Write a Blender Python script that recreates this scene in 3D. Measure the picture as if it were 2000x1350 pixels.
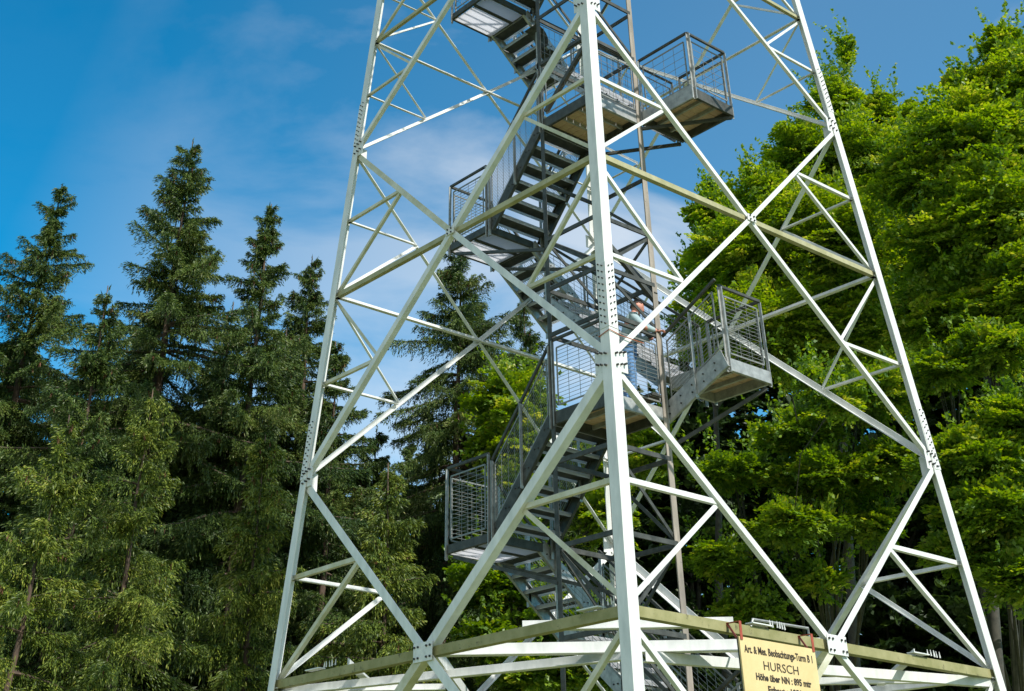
import bpy, bmesh, math, random
import numpy as np
from mathutils import Vector, Matrix
random.seed(7); RNG = np.random.default_rng(7)
for o in list(bpy.data.objects): bpy.data.objects.remove(o)
S = bpy.context.scene; COL = S.collection
V = Vector

# ------------------------------------------------------------------ camera
CAM = V((-13.34523, -12.98824, -2.51073))
R_ = V((0.772443662, -0.635083265, 0.000187248)); U_ = V((-0.36863206, -0.44812233, 0.81443034)); F_ = V((0.51714717, 0.62917058, 0.58026131))
cd = bpy.data.cameras.new('camera'); co = bpy.data.objects.new('camera', cd); COL.objects.link(co)
co.matrix_world = Matrix(((R_.x, U_.x, -F_.x, CAM.x), (R_.y, U_.y, -F_.y, CAM.y), (R_.z, U_.z, -F_.z, CAM.z), (0, 0, 0, 1)))
cd.sensor_width = 36; cd.lens = 2448.93 / 2000 * 36; cd.shift_x = 81.55 / 2000; cd.shift_y = -635.235 / 2000
cd.clip_start = .1; cd.clip_end = 3000
S.camera = co
def ray(px, py):
    return (F_ + R_ * ((px - 918.45) / 2448.93) - U_ * ((py - 39.765) / 2448.93)).normalized()
GZ = -4.15

# ------------------------------------------------------------------ world, sun, exposure
SUN = V((0.05, -0.74, 0.67)).normalized()
w = bpy.data.worlds.new('World'); S.world = w; w.use_nodes = True
nt = w.node_tree; N = nt.nodes; L = nt.links; N.clear()
sky = N.new('ShaderNodeTexSky'); sky.sky_type = 'NISHITA'; sky.sun_disc = False
sky.sun_elevation = math.asin(SUN.z); sky.sun_rotation = math.atan2(SUN.x, SUN.y)
sky.air_density = 1.0; sky.dust_density = 0.3; sky.ozone_density = 2.5; sky.altitude = 800
hs = N.new('ShaderNodeHueSaturation'); hs.inputs['Hue'].default_value = .475; hs.inputs['Saturation'].default_value = 1.35; hs.inputs['Value'].default_value = 1.0
L.new(sky.outputs[0], hs.inputs['Color'])
tc = N.new('ShaderNodeTexCoord'); mp = N.new('ShaderNodeMapping'); mp.inputs['Scale'].default_value = (1.0, 1.0, 2.6); mp.inputs['Rotation'].default_value = (0, .25, .5); mp.inputs['Location'].default_value = (1.35, .1, .42)
L.new(tc.outputs['Generated'], mp.inputs['Vector'])
n1 = N.new('ShaderNodeTexNoise'); n1.inputs['Scale'].default_value = 2.2; n1.inputs['Detail'].default_value = 9; n1.inputs['Roughness'].default_value = .55; n1.inputs['Distortion'].default_value = .5
L.new(mp.outputs[0], n1.inputs['Vector'])
cr = N.new('ShaderNodeValToRGB'); cr.color_ramp.elements[0].position = .47; cr.color_ramp.elements[1].position = .62
cr.color_ramp.elements[1].color = (.75, .75, .75, 1)
L.new(n1.outputs[0], cr.inputs[0])
# the cloud veil is thicker towards one side of the sky (world direction)
ti = N.new('ShaderNodeMixRGB'); ti.blend_type = 'MULTIPLY'; ti.inputs[0].default_value = 1; ti.inputs[2].default_value = (.0, 1.22, 1.44, 1)
L.new(hs.outputs[0], ti.inputs[1])
dt = N.new('ShaderNodeVectorMath'); dt.operation = 'DOT_PRODUCT'; dt.inputs[1].default_value = (.618, -.508, -.35)
L.new(tc.outputs['Generated'], dt.inputs[0])
mr = N.new('ShaderNodeMapRange'); mr.inputs['From Min'].default_value = -.42; mr.inputs['From Max'].default_value = .0; mr.inputs['To Min'].default_value = 0.02; mr.inputs['To Max'].default_value = 1.0
L.new(dt.outputs['Value'], mr.inputs['Value'])
ad = N.new('ShaderNodeMath'); ad.operation = 'MULTIPLY_ADD'; ad.inputs[1].default_value = .85; ad.inputs[2].default_value = .10
L.new(cr.outputs[0], ad.inputs[0])
mb_ = N.new('ShaderNodeMath'); mb_.operation = 'MULTIPLY'; mb_.use_clamp = True; L.new(mr.outputs[0], mb_.inputs[0]); L.new(ad.outputs[0], mb_.inputs[1])
# unseen bright cloud added behind the camera as neutral fill light
d2 = N.new('ShaderNodeVectorMath'); d2.operation = 'DOT_PRODUCT'; d2.inputs[1].default_value = (-.72, -.60, .34); L.new(tc.outputs['Generated'], d2.inputs[0])
m2 = N.new('ShaderNodeMapRange'); m2.inputs['From Min'].default_value = .12; m2.inputs['From Max'].default_value = .7; m2.inputs['To Min'].default_value = 0; m2.inputs['To Max'].default_value = .85; L.new(d2.outputs['Value'], m2.inputs['Value'])
mm_ = N.new('ShaderNodeMath'); mm_.operation = 'MAXIMUM'; L.new(mb_.outputs[0], mm_.inputs[0]); L.new(m2.outputs[0], mm_.inputs[1])
mx = N.new('ShaderNodeMixRGB'); L.new(mm_.outputs[0], mx.inputs[0]); L.new(ti.outputs[0], mx.inputs[1]); mx.inputs[2].default_value = (7.6, 7.8, 8.0, 1)
bg = N.new('ShaderNodeBackground'); bg.inputs['Strength'].default_value = .11
L.new(mx.outputs[0], bg.inputs['Color'])
wo = N.new('ShaderNodeOutputWorld'); L.new(bg.outputs[0], wo.inputs['Surface'])
sl = bpy.data.lights.new('sun', 'SUN'); so = bpy.data.objects.new('sun', sl); COL.objects.link(so)
sl.energy = 5.0; sl.angle = math.radians(.5); sl.color = (1, .955, .88)
so.rotation_euler = SUN.to_track_quat('Z', 'Y').to_euler(); so.location = (0, -30, 40)
S.view_settings.view_transform = 'Standard'; S.view_settings.look = 'None'; S.view_settings.exposure = 0.2; S.view_settings.gamma = 1
S.render.resolution_x = 1024; S.render.resolution_y = 691
S.render.engine = 'CYCLES'
try:
    S.cycles.max_bounces = 6; S.cycles.transparent_max_bounces = 4; S.cycles.use_denoising = True
except Exception: pass

# ------------------------------------------------------------------ materials
def mat(name, c1, c2=None, scale=6, rough=.6, metal=0, spots=None, spot_at=.62, bump=0, stretch=None, spec=.4):
    m = bpy.data.materials.new(name); m.use_nodes = True; t = m.node_tree; b = t.nodes['Principled BSDF']
    b.inputs['Roughness'].default_value = rough; b.inputs['Metallic'].default_value = metal; b.inputs['Specular IOR Level'].default_value = spec
    if c2 is None: c2 = tuple(x * .85 for x in c1)
    g = t.nodes.new('ShaderNodeNewGeometry'); mpn = t.nodes.new('ShaderNodeMapping'); t.links.new(g.outputs['Position'], mpn.inputs[0])
    if stretch: mpn.inputs['Scale'].default_value = stretch
    n = t.nodes.new('ShaderNodeTexNoise'); n.inputs['Scale'].default_value = scale; n.inputs['Detail'].default_value = 6; n.inputs['Roughness'].default_value = .65
    t.links.new(mpn.outputs[0], n.inputs['Vector'])
    r = t.nodes.new('ShaderNodeValToRGB'); r.color_ramp.elements[0].position = .35; r.color_ramp.elements[1].position = .65
    r.color_ramp.elements[0].color = (*c2, 1); r.color_ramp.elements[1].color = (*c1, 1)
    t.links.new(n.outputs[0], r.inputs[0]); out = r.outputs[0]
    if spots:
        n2 = t.nodes.new('ShaderNodeTexNoise'); n2.inputs['Scale'].default_value = scale * 2.3; n2.inputs['Detail'].default_value = 8; n2.inputs['Roughness'].default_value = .75
        t.links.new(g.outputs['Position'], n2.inputs['Vector'])
        r2 = t.nodes.new('ShaderNodeValToRGB'); r2.color_ramp.elements[0].position = spot_at; r2.color_ramp.elements[1].position = spot_at + .1
        t.links.new(n2.outputs[0], r2.inputs[0])
        x = t.nodes.new('ShaderNodeMixRGB'); t.links.new(r2.outputs[0], x.inputs[0]); t.links.new(out, x.inputs[1]); x.inputs[2].default_value = (*spots, 1); out = x.outputs[0]
    t.links.new(out, b.inputs['Base Color'])
    if bump:
        bp = t.nodes.new('ShaderNodeBump'); bp.inputs['Strength'].default_value = bump; bp.inputs['Distance'].default_value = .01
        t.links.new(n.outputs[0], bp.inputs['Height']); t.links.new(bp.outputs[0], b.inputs['Normal'])
    return m
M = {}
M['paint'] = mat('white_paint', (.70, .71, .69), (.53, .55, .53), 5, .45, spots=(.36, .30, .22), spot_at=.67, stretch=(1, 1, .35))
M['paint_stained'] = mat('stained_white_paint', (.60, .59, .49), (.41, .40, .26), 3.5, .55, spots=(.19, .18, .09), spot_at=.64)
M['paint_green'] = mat('algae_covered_paint', (.31, .29, .145), (.20, .195, .075), 4, .7, spots=(.06, .05, .025), spot_at=.58)
M['paint_olive'] = mat('grimy_olive_paint', (.40, .38, .235), (.26, .25, .12), 3.5, .6, spots=(.14, .11, .06), spot_at=.62)
M['plate'] = mat('plate_paint', (.70, .71, .70), (.55, .56, .55), 10, .5, spots=(.33, .22, .13), spot_at=.72)
M['bolt'] = mat('bolt_steel', (.06, .06, .055), (.03, .03, .03), 30, .6, metal=.3)
M['galv'] = mat('galvanised_steel', (.42, .43, .42), (.26, .27, .265), 9, .5, metal=.4, spots=(.17, .19, .18), spot_at=.66)
M['galv_dark'] = mat('weathered_shaded_steel', (.078, .082, .075), (.034, .038, .034), 7, .6, metal=.2, spots=(.13, .07, .04), spot_at=.70)  # dark weathered steel; also holds the shade on galvanised parts in its colour
M['post'] = mat('brown_weathered_post', (.33, .29, .245), (.19, .17, .145), 6, .8, spots=(.07, .07, .06), spot_at=.60, stretch=(1, 1, .25))
M['wood'] = mat('larch_planks', (.62, .45, .30), (.46, .32, .21), 5, .8, stretch=(1, 9, 1))
M['panel'] = mat('pale_soffit_panel', (.66, .66, .66), (.58, .58, .59), 3, .6)
M['panel'] = leafless = bpy.data.materials.new('pale_translucent_sheet'); leafless.use_nodes = True
_t = leafless.node_tree; _t.nodes.clear(); _o = _t.nodes.new('ShaderNodeOutputMaterial'); _m = _t.nodes.new('ShaderNodeMixShader'); _d = _t.nodes.new('ShaderNodeBsdfDiffuse'); _r = _t.nodes.new('ShaderNodeBsdfTranslucent')
_d.inputs[0].default_value = (.75, .76, .77, 1); _r.inputs[0].default_value = (.82, .83, .86, 1); _m.inputs[0].default_value = .85
_t.links.new(_d.outputs[0], _m.inputs[1]); _t.links.new(_r.outputs[0], _m.inputs[2]); _t.links.new(_m.outputs[0], _o.inputs[0])
M['rust'] = mat('rusty_primer', (.45, .13, .05), (.30, .09, .04), 10, .8)
M['wire'] = mat('railing_wire', (.25, .26, .25), (.17, .18, .17), 20, .5, metal=.3)
M['sign'] = mat('cream_signboard', (.66, .52, .27), (.57, .44, .21), 2.5, .6, spots=(.70, .58, .36), spot_at=.62)
M['letter'] = mat('black_lettering', (.05, .035, .02), (.03, .025, .02), 20, .7)
M['red_strap'] = mat('red_strap', (.35, .07, .04), (.25, .05, .03), 20, .7)
M['skin'] = mat('skin', (.58, .27, .20), (.52, .23, .17), 20, .55)
M['shirt'] = mat('shirt_cloth', (.36, .46, .48), (.28, .38, .41), 14, .9)
M['jeans'] = mat('denim', (.15, .29, .52), (.10, .21, .40), 25, .95)
M['hair'] = mat('dark_hair', (.05, .035, .03), (.03, .02, .02), 60, .8)
M['shoe'] = mat('shoe_leather', (.07, .05, .04), (.04, .03, .03), 20, .6)
M['ground'] = mat('meadow_grass', (.22, .26, .08), (.14, .16, .06), 1.5, 1)
M['bark_spruce'] = mat('spruce_bark', (.12, .08, .055), (.05, .038, .03), 9, .9, bump=.6, stretch=(1, 1, .4))
M['bark_beech'] = mat('beech_bark', (.085, .08, .065), (.04, .042, .035), 7, .9, bump=.4)
M['concrete'] = mat('concrete', (.35, .34, .32), (.27, .26, .25), 8, .9)

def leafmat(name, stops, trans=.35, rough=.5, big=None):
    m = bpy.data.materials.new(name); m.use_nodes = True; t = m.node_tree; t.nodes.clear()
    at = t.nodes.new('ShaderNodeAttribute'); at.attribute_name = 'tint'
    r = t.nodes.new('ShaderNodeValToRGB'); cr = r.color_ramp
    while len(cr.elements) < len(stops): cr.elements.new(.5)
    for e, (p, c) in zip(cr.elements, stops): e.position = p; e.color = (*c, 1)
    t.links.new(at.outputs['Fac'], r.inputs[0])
    d = t.nodes.new('ShaderNodeBsdfDiffuse'); tr = t.nodes.new('ShaderNodeBsdfTranslucent'); g = t.nodes.new('ShaderNodeBsdfGlossy'); g.inputs['Roughness'].default_value = rough
    t.links.new(r.outputs[0], d.inputs[0])
    hs = t.nodes.new('ShaderNodeHueSaturation'); hs.inputs['Value'].default_value = 1.5; hs.inputs['Hue'].default_value = .485; hs.inputs['Saturation'].default_value = 1.1
    t.links.new(r.outputs[0], hs.inputs['Color']); t.links.new(hs.outputs[0], tr.inputs[0])
    m1 = t.nodes.new('ShaderNodeMixShader'); m1.inputs[0].default_value = trans; t.links.new(d.outputs[0], m1.inputs[1]); t.links.new(tr.outputs[0], m1.inputs[2])
    m2 = t.nodes.new('ShaderNodeMixShader'); m2.inputs[0].default_value = .035; t.links.new(m1.outputs[0], m2.inputs[1]); t.links.new(g.outputs[0], m2.inputs[2])
    o = t.nodes.new('ShaderNodeOutputMaterial'); t.links.new(m2.outputs[0], o.inputs[0])
    return m
M['needles_sunlit'] = leafmat('sunlit_tint_spruce_needles', [(0, (.022, .044, .010)), (.45, (.082, .132, .019)), (.8, (.24, .29, .035)), (.93, (.28, .27, .05)), (.96, (.20, .105, .055)), (1, (.24, .12, .07))], .2)  # sunlit copy of the spruce needle colour, for the nearer low trees
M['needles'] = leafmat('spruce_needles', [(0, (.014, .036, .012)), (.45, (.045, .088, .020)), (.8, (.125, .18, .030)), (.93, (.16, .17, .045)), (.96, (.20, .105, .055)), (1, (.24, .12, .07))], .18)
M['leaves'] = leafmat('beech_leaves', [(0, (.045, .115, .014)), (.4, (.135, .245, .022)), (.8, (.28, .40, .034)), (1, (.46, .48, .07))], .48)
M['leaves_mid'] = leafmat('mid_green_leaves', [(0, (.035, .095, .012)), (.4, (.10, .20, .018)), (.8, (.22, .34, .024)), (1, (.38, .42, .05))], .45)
M['leaves_shade'] = leafmat('shade_dark_leaves', [(0, (.010, .026, .008)), (.6, (.026, .056, .012)), (1, (.07, .12, .02))], .25)  # shade under the canopy is put into this leaf colour

# ------------------------------------------------------------------ object helpers
def link(name, me, m=None, parent=None):
    o = bpy.data.objects.new(name, me); COL.objects.link(o)
    if m is not None:
        for x in (m if isinstance(m, (list, tuple)) else [m]): me.materials.append(x)
    if parent: o.parent = parent
    return o
def tag(o, label=None, cat=None, group=None, kind=None):
    if label: o['label'] = label
    if cat: o['category'] = cat
    if group: o['group'] = group
    if kind: o['kind'] = kind
    return o
def empty(name, loc=(0, 0, 0), rz=0, **k):
    o = bpy.data.objects.new(name, None); COL.objects.link(o); o.location = loc; o.rotation_euler.z = rz; o.empty_display_size = .3
    return tag(o, **k)
class MB:
    def __init__(s): s.v = []; s.f = []; s.mi = []
    def quadbox(s, P, mi=0):
        n = len(s.v); s.v += [tuple(p) for p in P]
        for f in ((0, 3, 2, 1), (4, 5, 6, 7), (0, 1, 5, 4), (1, 2, 6, 5), (2, 3, 7, 6), (3, 0, 4, 7)): s.f.append(tuple(n + i for i in f)); s.mi.append(mi)
        return s
    def box(s, lo, hi, mi=0):
        (a, b, c), (d, e, f) = lo, hi
        return s.quadbox([(a, b, c), (d, b, c), (d, e, c), (a, e, c), (a, b, f), (d, b, f), (d, e, f), (a, e, f)], mi)
    def bar(s, p, q, u, w, h, off=(0, 0), mi=0):
        """bar from p to q; cross-section w along u, h along axis x u; off moves it"""
        p = V(p); q = V(q); ax = (q - p).normalized(); u = V(u); u = (u - ax * u.dot(ax)).normalized(); n = ax.cross(u)
        o = u * off[0] + n * off[1]
        A = [p + o + u * a * w / 2 + n * b * h / 2 for a, b in ((-1, -1), (1, -1), (1, 1), (-1, 1))]
        B = [x + (q - p) for x in A]
        return s.quadbox(A + B, mi)
    def angle(s, p, q, n1, n2, w, t):
        """L-section: corner on line p-q, flanges running along n1 and n2"""
        p = V(p); q = V(q); ax = (q - p).normalized(); n1 = V(n1); n2 = V(n2)
        a = (n1 - ax * n1.dot(ax)).normalized(); b = (n2 - ax * n2.dot(ax)); b = (b - a * b.dot(a)).normalized()
        c = [V((0, 0, 0)), a * w, a * w + b * t, a * t + b * t, a * t + b * w, b * w]
        n = len(s.v); s.v += [tuple(p + x) for x in c] + [tuple(q + x) for x in c]
        for i in range(6):
            j = (i + 1) % 6; s.f.append((n + i, n + j, n + 6 + j, n + 6 + i)); s.mi.append(0)
        for k in (n, n + 6):
            s.f.append((k, k + 1, k + 2, k + 3)); s.mi.append(0); s.f.append((k, k + 3, k + 4, k + 5)); s.mi.append(0)
        return s
    def tube(s, pts, rad, sides=6, mi=0, cap=True):
        pts = [V(p) for p in pts]; n0 = len(s.v); k = len(pts)
        if not hasattr(rad, '__len__'): rad = [rad] * k
        up = V((0, 0, 1))
        for i, p in enumerate(pts):
            d = (pts[min(i + 1, k - 1)] - pts[max(i - 1, 0)]).normalized()
            a = d.cross(up if abs(d.z) < .9 else V((1, 0, 0))).normalized(); b = d.cross(a)
            for j in range(sides):
                th = 2 * math.pi * j / sides; s.v.append(tuple(p + (a * math.cos(th) + b * math.sin(th)) * rad[i]))
        for i in range(k - 1):
            for j in range(sides):
                a0 = n0 + i * sides + j; a1 = n0 + i * sides + (j + 1) % sides
                s.f.append((a0, a1, a1 + sides, a0 + sides)); s.mi.append(mi)
        if cap:
            s.f.append(tuple(n0 + j for j in range(sides))[::-1]); s.mi.append(mi)
            s.f.append(tuple(n0 + (k - 1) * sides + j for j in range(sides))); s.mi.append(mi)
        return s
    def build(s, name, m, parent=None, bevel=0, smooth=False, **k):
        me = bpy.data.meshes.new(name); me.from_pydata(s.v, [], s.f)
        bm = bmesh.new(); bm.from_mesh(me); bmesh.ops.recalc_face_normals(bm, faces=bm.faces); bm.to_mesh(me); bm.free()
        if any(s.mi): me.polygons.foreach_set('material_index', s.mi)
        if smooth: me.polygons.foreach_set('use_smooth', [True] * len(me.polygons))
        o = link(name, me, m, parent)
        if bevel:
            b = o.modifiers.new('b', 'BEVEL'); b.width = bevel; b.segments = 1; b.limit_method = 'ANGLE'
        return tag(o, **k)

# ------------------------------------------------------------------ ground
g = MB(); R0 = 400
g.v = [(-R0, -R0, GZ), (R0, -R0, GZ), (R0, R0, GZ), (-R0, R0, GZ)]; g.f = [(0, 1, 2, 3)]; g.mi = [0]
g.build('ground', M['ground'], kind='structure')

# ------------------------------------------------------------------ outer lattice tower
TW = 3.4
def hw(z): return TW - .06096 * z
def corner(c, z): return V((c[0] * hw(z), c[1] * hw(z), z))
C_ = {'left': (-1, 1), 'near': (-1, -1), 'right': (1, -1), 'back': (1, 1)}
FACES = [('left', 'near', V((-1, 0, 0))), ('near', 'right', V((0, -1, 0))), ('right', 'back', V((1, 0, 0))), ('back', 'left', V((0, 1, 0)))]
tower = empty('lattice_tower', (0, 0, GZ), label='tall white painted steel lattice tower with four tapering legs and crossed braces', cat='tower')
def tl(o):  # keep world place while parented to the tower empty
    o.matrix_parent_inverse = Matrix.Translation((0, 0, -GZ)); return o
ZT = 16.6
SPL = {'near': (3.5, 9.9), 'right': (3.0, 8.9), 'left': (3.1, 8.7), 'back': (3.2, 9.0)}
for nm, c in C_.items():
    m = MB(); m.angle(corner(c, GZ + .12), corner(c, ZT), (-c[0], 0, 0), (0, -c[1], 0), .155, .016)
    leg = tl(m.build('leg', M['paint'], tower, bevel=.003))
    MB().box((c[0] * hw(GZ) - .4, c[1] * hw(GZ) - .4, GZ - .1), (c[0] * hw(GZ) + .4, c[1] * hw(GZ) + .4, GZ + .13)).build('footing', M['concrete'], leg)
    for zs in SPL[nm]:
        pl = MB(); a, b = corner(c, zs - .42), corner(c, zs + .42); out = V((c[0], c[1], 0))
        aa = a + out * .007; bb = b + out * .007
        pl.angle(aa, bb, (-c[0], 0, 0), (0, -c[1], 0), .148, .006)
        sp = pl.build('splice_plate', M['plate'], leg)
        bo = MB()
        for f, (d, nrm) in enumerate((((-c[0], 0, 0), (0, c[1], 0)), ((0, -c[1], 0), (c[0], 0, 0)))):
            d = V(d); nrm = V(nrm)
            for k in range(10):
                for r_, o_ in ((.045, 0), (.105, .04)):
                    p = a.lerp(b, (k + .5) / 10 + o_) + d * r_ + nrm * .008
                    bo.tube([p, p + nrm * .018], .0095, 6)
        bo.build('bolt_rows', M['bolt'], leg)
LEV = [(-2.86, 0.0, 2.685), (2.685, 5.543, 8.17), (8.17, 10.45, 12.57), (12.57, 14.5, 16.3)]
def member(p, q, nrm, w, t, m, name='diagonal_brace', off=.02, flip=1):
    """angle bar lying in a face: one flange in the plane, the other turned inward"""
    p = V(p) - nrm * off; q = V(q) - nrm * off
    ax = (q - p).normalized(); inp = ax.cross(nrm).normalized()
    if inp.z < 0: inp = -inp
    inp = inp * flip
    b = MB(); b.angle(p - inp * w / 2, q - inp * w / 2, inp, -nrm, w, t)
    return tl(b.build(name, m, tower, bevel=.002))
def trim(p, q, a, b):
    d = (q - p).normalized(); return p + d * a, q - d * b
for A, B, nrm in FACES:
    ca, cb = C_[A], C_[B]
    front = nrm.x < 0 or nrm.y < 0
    leftf = nrm.x < 0
    for li, (z0, zm, z1) in enumerate(LEV):
        a0, b0, a1, b1 = corner(ca, z0), corner(cb, z0), corner(ca, z1), corner(cb, z1)
        am, bm_ = corner(ca, zm), corner(cb, zm)
        t_ = hw(z0) / (hw(z0) + hw(z1)); X = a0.lerp(b1, t_); X.z = zm; X = X.lerp(X, 0)
        mid = (am + bm_) / 2
        dm = M['paint_stained'] if (leftf and li < 3) else M['paint']
        wd = ((.118, .092, .076, .07) if nrm.x else (.074, .068, .060, .055))[li]
        # the two crossed diagonals, each one bar through the crossing
        d1 = member(*trim(a0, mid, .10, .0), nrm, wd, .012, M['paint'] if li else M['paint_stained'], off=.022)
        member(*trim(mid, b1, .0, .10), nrm, wd, .012, M['paint'], off=.022)
        member(*trim(b0, mid, .10, .0), nrm, wd, .012, M['paint'] if li != 0 else M['paint'], off=.040)
        member(*trim(mid, a1, .0, .10), nrm, wd, .012, M['paint_stained'] if (leftf and li == 1) else M['paint'], off=.040)
        hm = M['paint_green'] if (front and li == 0) else (M['paint_olive'] if front else M['paint'])
        wh = (.105, .078, .062, .06)[li]
        h = member(*trim(am, bm_, .04, .04), nrm, wh, .013, hm, 'horizontal_beam', off=.058)
        # gusset plate at crossing
        gp = MB(); g0 = mid - nrm * .008; up = (bm_ - am).normalized(); vv = up.cross(nrm)
        sz = (.18, .09, .08, .07)[li]
        gp.bar(g0 - up * sz, g0 + up * sz, vv, sz * 1.15, .012)
        gus = tl(gp.build('gusset_plate', M['plate'], tower, bevel=.003))
        bo = MB()
        for sx in (-1, 1):
            for k in range(2 if li == 0 else 1):
                for sy in (-1, 1):
                    p = g0 + up * sx * sz * (.45 + .38 * k) + vv * sy * sz * .33 + nrm * .005
                    bo.tube([p, p + nrm * .018], .013, 6)
        bo.build('bolts', M['bolt'], gus)
        # secondary struts
        for c, top, zt in ((ca, a1, z1), (cb, b1, z1), (ca, a0, z0), (cb, b0, z0)):
            zh = (zm + zt) / 2; lm = corner(c, zh); dmid = mid.lerp(top, .5 if zt != z0 or True else .5)
            ws = (.060, .052, .045, .04)[li]
            sm = M['paint_stained'] if (leftf and random.random() < .7) else M['paint']
            if front and zt < zm + 9 and li == 0 and leftf: sm = M['paint_stained']
            member(*trim(lm, dmid, .03, .03), nrm, ws, .008, sm, 'strut', off=.072)
            member(*trim(dmid, corner(c, zm), .03, .10), nrm, ws, .008, M['paint'] if not leftf else sm, 'strut', off=.084)
    # gussets where diagonals meet legs
    for zz in (2.685, 8.17, 12.57):
        for c, o_ in ((ca, 1), (cb, -1)):
            al = (V((cb[0] - ca[0], cb[1] - ca[1], 0))).normalized() * o_
            p = corner(c, zz) - nrm * .017 + al * .02
            gp = MB(); q = p + al * .26
            vv = V((0, 0, 1)); gp.bar(p, q, vv, .26, .010)
            gus = tl(gp.build('gusset_plate', M['plate'], tower, bevel=.003))
            bo = MB()
            for k in range(3):
                for sy in (-1, 1):
                    p2 = p + al * (.06 + .07 * k) + vv * sy * .07 + nrm * .005 + V((0, 0, .02 * k))
                    bo.tube([p2, p2 + nrm * .045], .013, 6)
            bo.build('bolts', M['bolt'], gus)
# plan bracing at the two lowest horizontal levels
def plan(p, q, w, m=None, z=0, zoff=0.0):
    p = V((p[0], p[1], z + zoff)); q = V((q[0], q[1], z + zoff)); b = MB()
    d = (q - p).normalized(); sd = d.cross(V((0, 0, 1)))
    b.angle(p - sd * w / 2, q - sd * w / 2, sd, (0, 0, 1), w, .012)
    tl(b.build('plan_brace', m or M['paint'], tower, bevel=.002))
H = TW - .13
for i, (sx, sy) in enumerate(((-1, -1), (1, -1), (1, 1), (-1, 1))):
    nx = ((1, -1), (1, 1), (-1, 1), (-1, -1))[i]
    m1 = (sx * H, 0) if i % 2 == 0 else (0, sy * H); m2 = (0, sy * H) if i % 2 == 0 else (sx * H, 0)
    plan(m1, m2, .14, zoff=-.035)                                   # diamond between face middles
    plan((sx * H, sy * H / 2), (sx * H / 2, sy * H), .11, zoff=.03)   # corner tie
    plan((sx * H, sy * H), (sx * H * .52, sy * H * .52), .08, zoff=-.09)
plan((-H, H), (-1.75, -1.75), .11, zoff=-.13); plan((H, -H), (-1.60, -1.85), .11, zoff=-.15)
# flange splice plates and bird spikes along the lowest front beams
for A, B, nrm, t0 in (('left', 'near', V((-1, 0, 0)), (.10, .86)), ('near', 'right', V((0, -1, 0)), (.26, .70))):
    a, b = corner(C_[A], 0), corner(C_[B], 0)
    for t in t0:
        d = (b - a).normalized(); p = a.lerp(b, t) + V((0, 0, .082)) - nrm * .07
        s_ = MB().bar(p + d * .18, p + d * .5, nrm, .11, .012); o = tl(s_.build('splice_strap', M['paint'], tower))
        k_ = MB()
        for j in range(6):
            q = p + d * (.54 + .055 * j) - nrm * random.uniform(-.02, .02); k_.tube([q, q + V((random.uniform(-.01, .01), 0, .07))], [.010, .003], 5)
        k_.build('bird_spikes', M['paint'], o)
# wire tie round the near leg
wt = MB(); z_ = 3.02; c = corner((-1, -1), z_)
wt.tube([c + V((.18, -.01, -.02)), c + V((-.012, -.012, .01)), c + V((-.01, .17, -.03)), c + V((.1, .16, -.02)), c + V((.18, .05, 0)), c + V((.18, -.01, -.02)), c + V((.55, -.02, -.03))], .006, 5)
tl(wt.build('wire_tie', M['rust'], tower))

# ------------------------------------------------------------------ inner stair tower
stair = empty('stair_tower', (0, 0, GZ), label='slim grey steel staircase tower with zigzag flights and railed landings inside the white lattice', cat='staircase')
def sl_(o): o.matrix_parent_inverse = Matrix.Translation((0, 0, -GZ)); return o
Aa = .614
for sx, sy, mm in ((-1, 1, 'galv_dark'), (-1, -1, 'galv_dark'), (1, -1, 'post'), (1, 1, 'galv_dark')):
    b = MB(); b.angle((sx * Aa, sy * Aa, GZ), (sx * Aa, sy * Aa, 16.2), (-sx, 0, 0), (0, -sy, 0), .11 if mm == 'post' else .085, .012)
    sl_(b.build('post', M[mm], stair, bevel=.002))
zb = [-2.8, -1.63, -.46, .5, 1.67, 2.83, 4.75, 5.5, 6.35, 7.4, 9.75, 10.75, 11.75, 12.75, 14.8, 15.8]
IF = [((-1, 1), (-1, -1), V((-1, 0, 0))), ((-1, -1), (1, -1), V((0, -1, 0))), ((1, -1), (1, 1), V((1, 0, 0))), ((1, 1), (-1, 1), V((0, 1, 0)))]
for fi, (ca, cb, nrm) in enumerate(IF):
    for k, z in enumerate(zb):
        p = V((ca[0] * Aa, ca[1] * Aa, z)) - nrm * .012; q = V((cb[0] * Aa, cb[1] * Aa, z)) - nrm * .012
        b = MB(); b.bar(*trim(p, q, .05, .05), (0, 0, 1), .065, .03); sl_(b.build('cross_rail', M['galv_dark'], stair))
        if k + 1 < len(zb) and zb[k + 1] - z < 1.3:
            z2 = zb[k + 1]; s = (k + fi) % 2
            P = V((ca[0] * Aa, ca[1] * Aa, z2 if s else z)) - nrm * .03; Q_ = V((cb[0] * Aa, cb[1] * Aa, z if s else z2)) - nrm * .03
            if fi in (1, 2) or k % 2: 
                b = MB(); b.bar(*trim(P, Q_, .1, .1), nrm, .02, .05); sl_(b.build('diagonal_rod', M['galv_dark'], stair))
# thick single diagonals seen on the faces above the occupied landing
for (p, q, m_) in (((-.6, -.57, 6.1), (.6, -.57, 5.25), 'galv_dark'), ((.57, .6, 6.9), (.57, -.6, 5.35), 'galv_dark'),
                   ((-.5, .3, 12.9), (.3, -.3, 11.2), 'rust'), ((.55, .5, 12.9), (.55, -.4, 11.5), 'rust'), ((-.57, -.55, 9.6), (-.57, .5, 8.75), 'galv_dark')):
    b = MB(); b.bar(p, q, (0, 1, 0) if abs(p[1] - q[1]) < .1 else (1, 0, 0), .07, .07); sl_(b.build('diagonal_strut', M[m_], stair))

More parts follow.
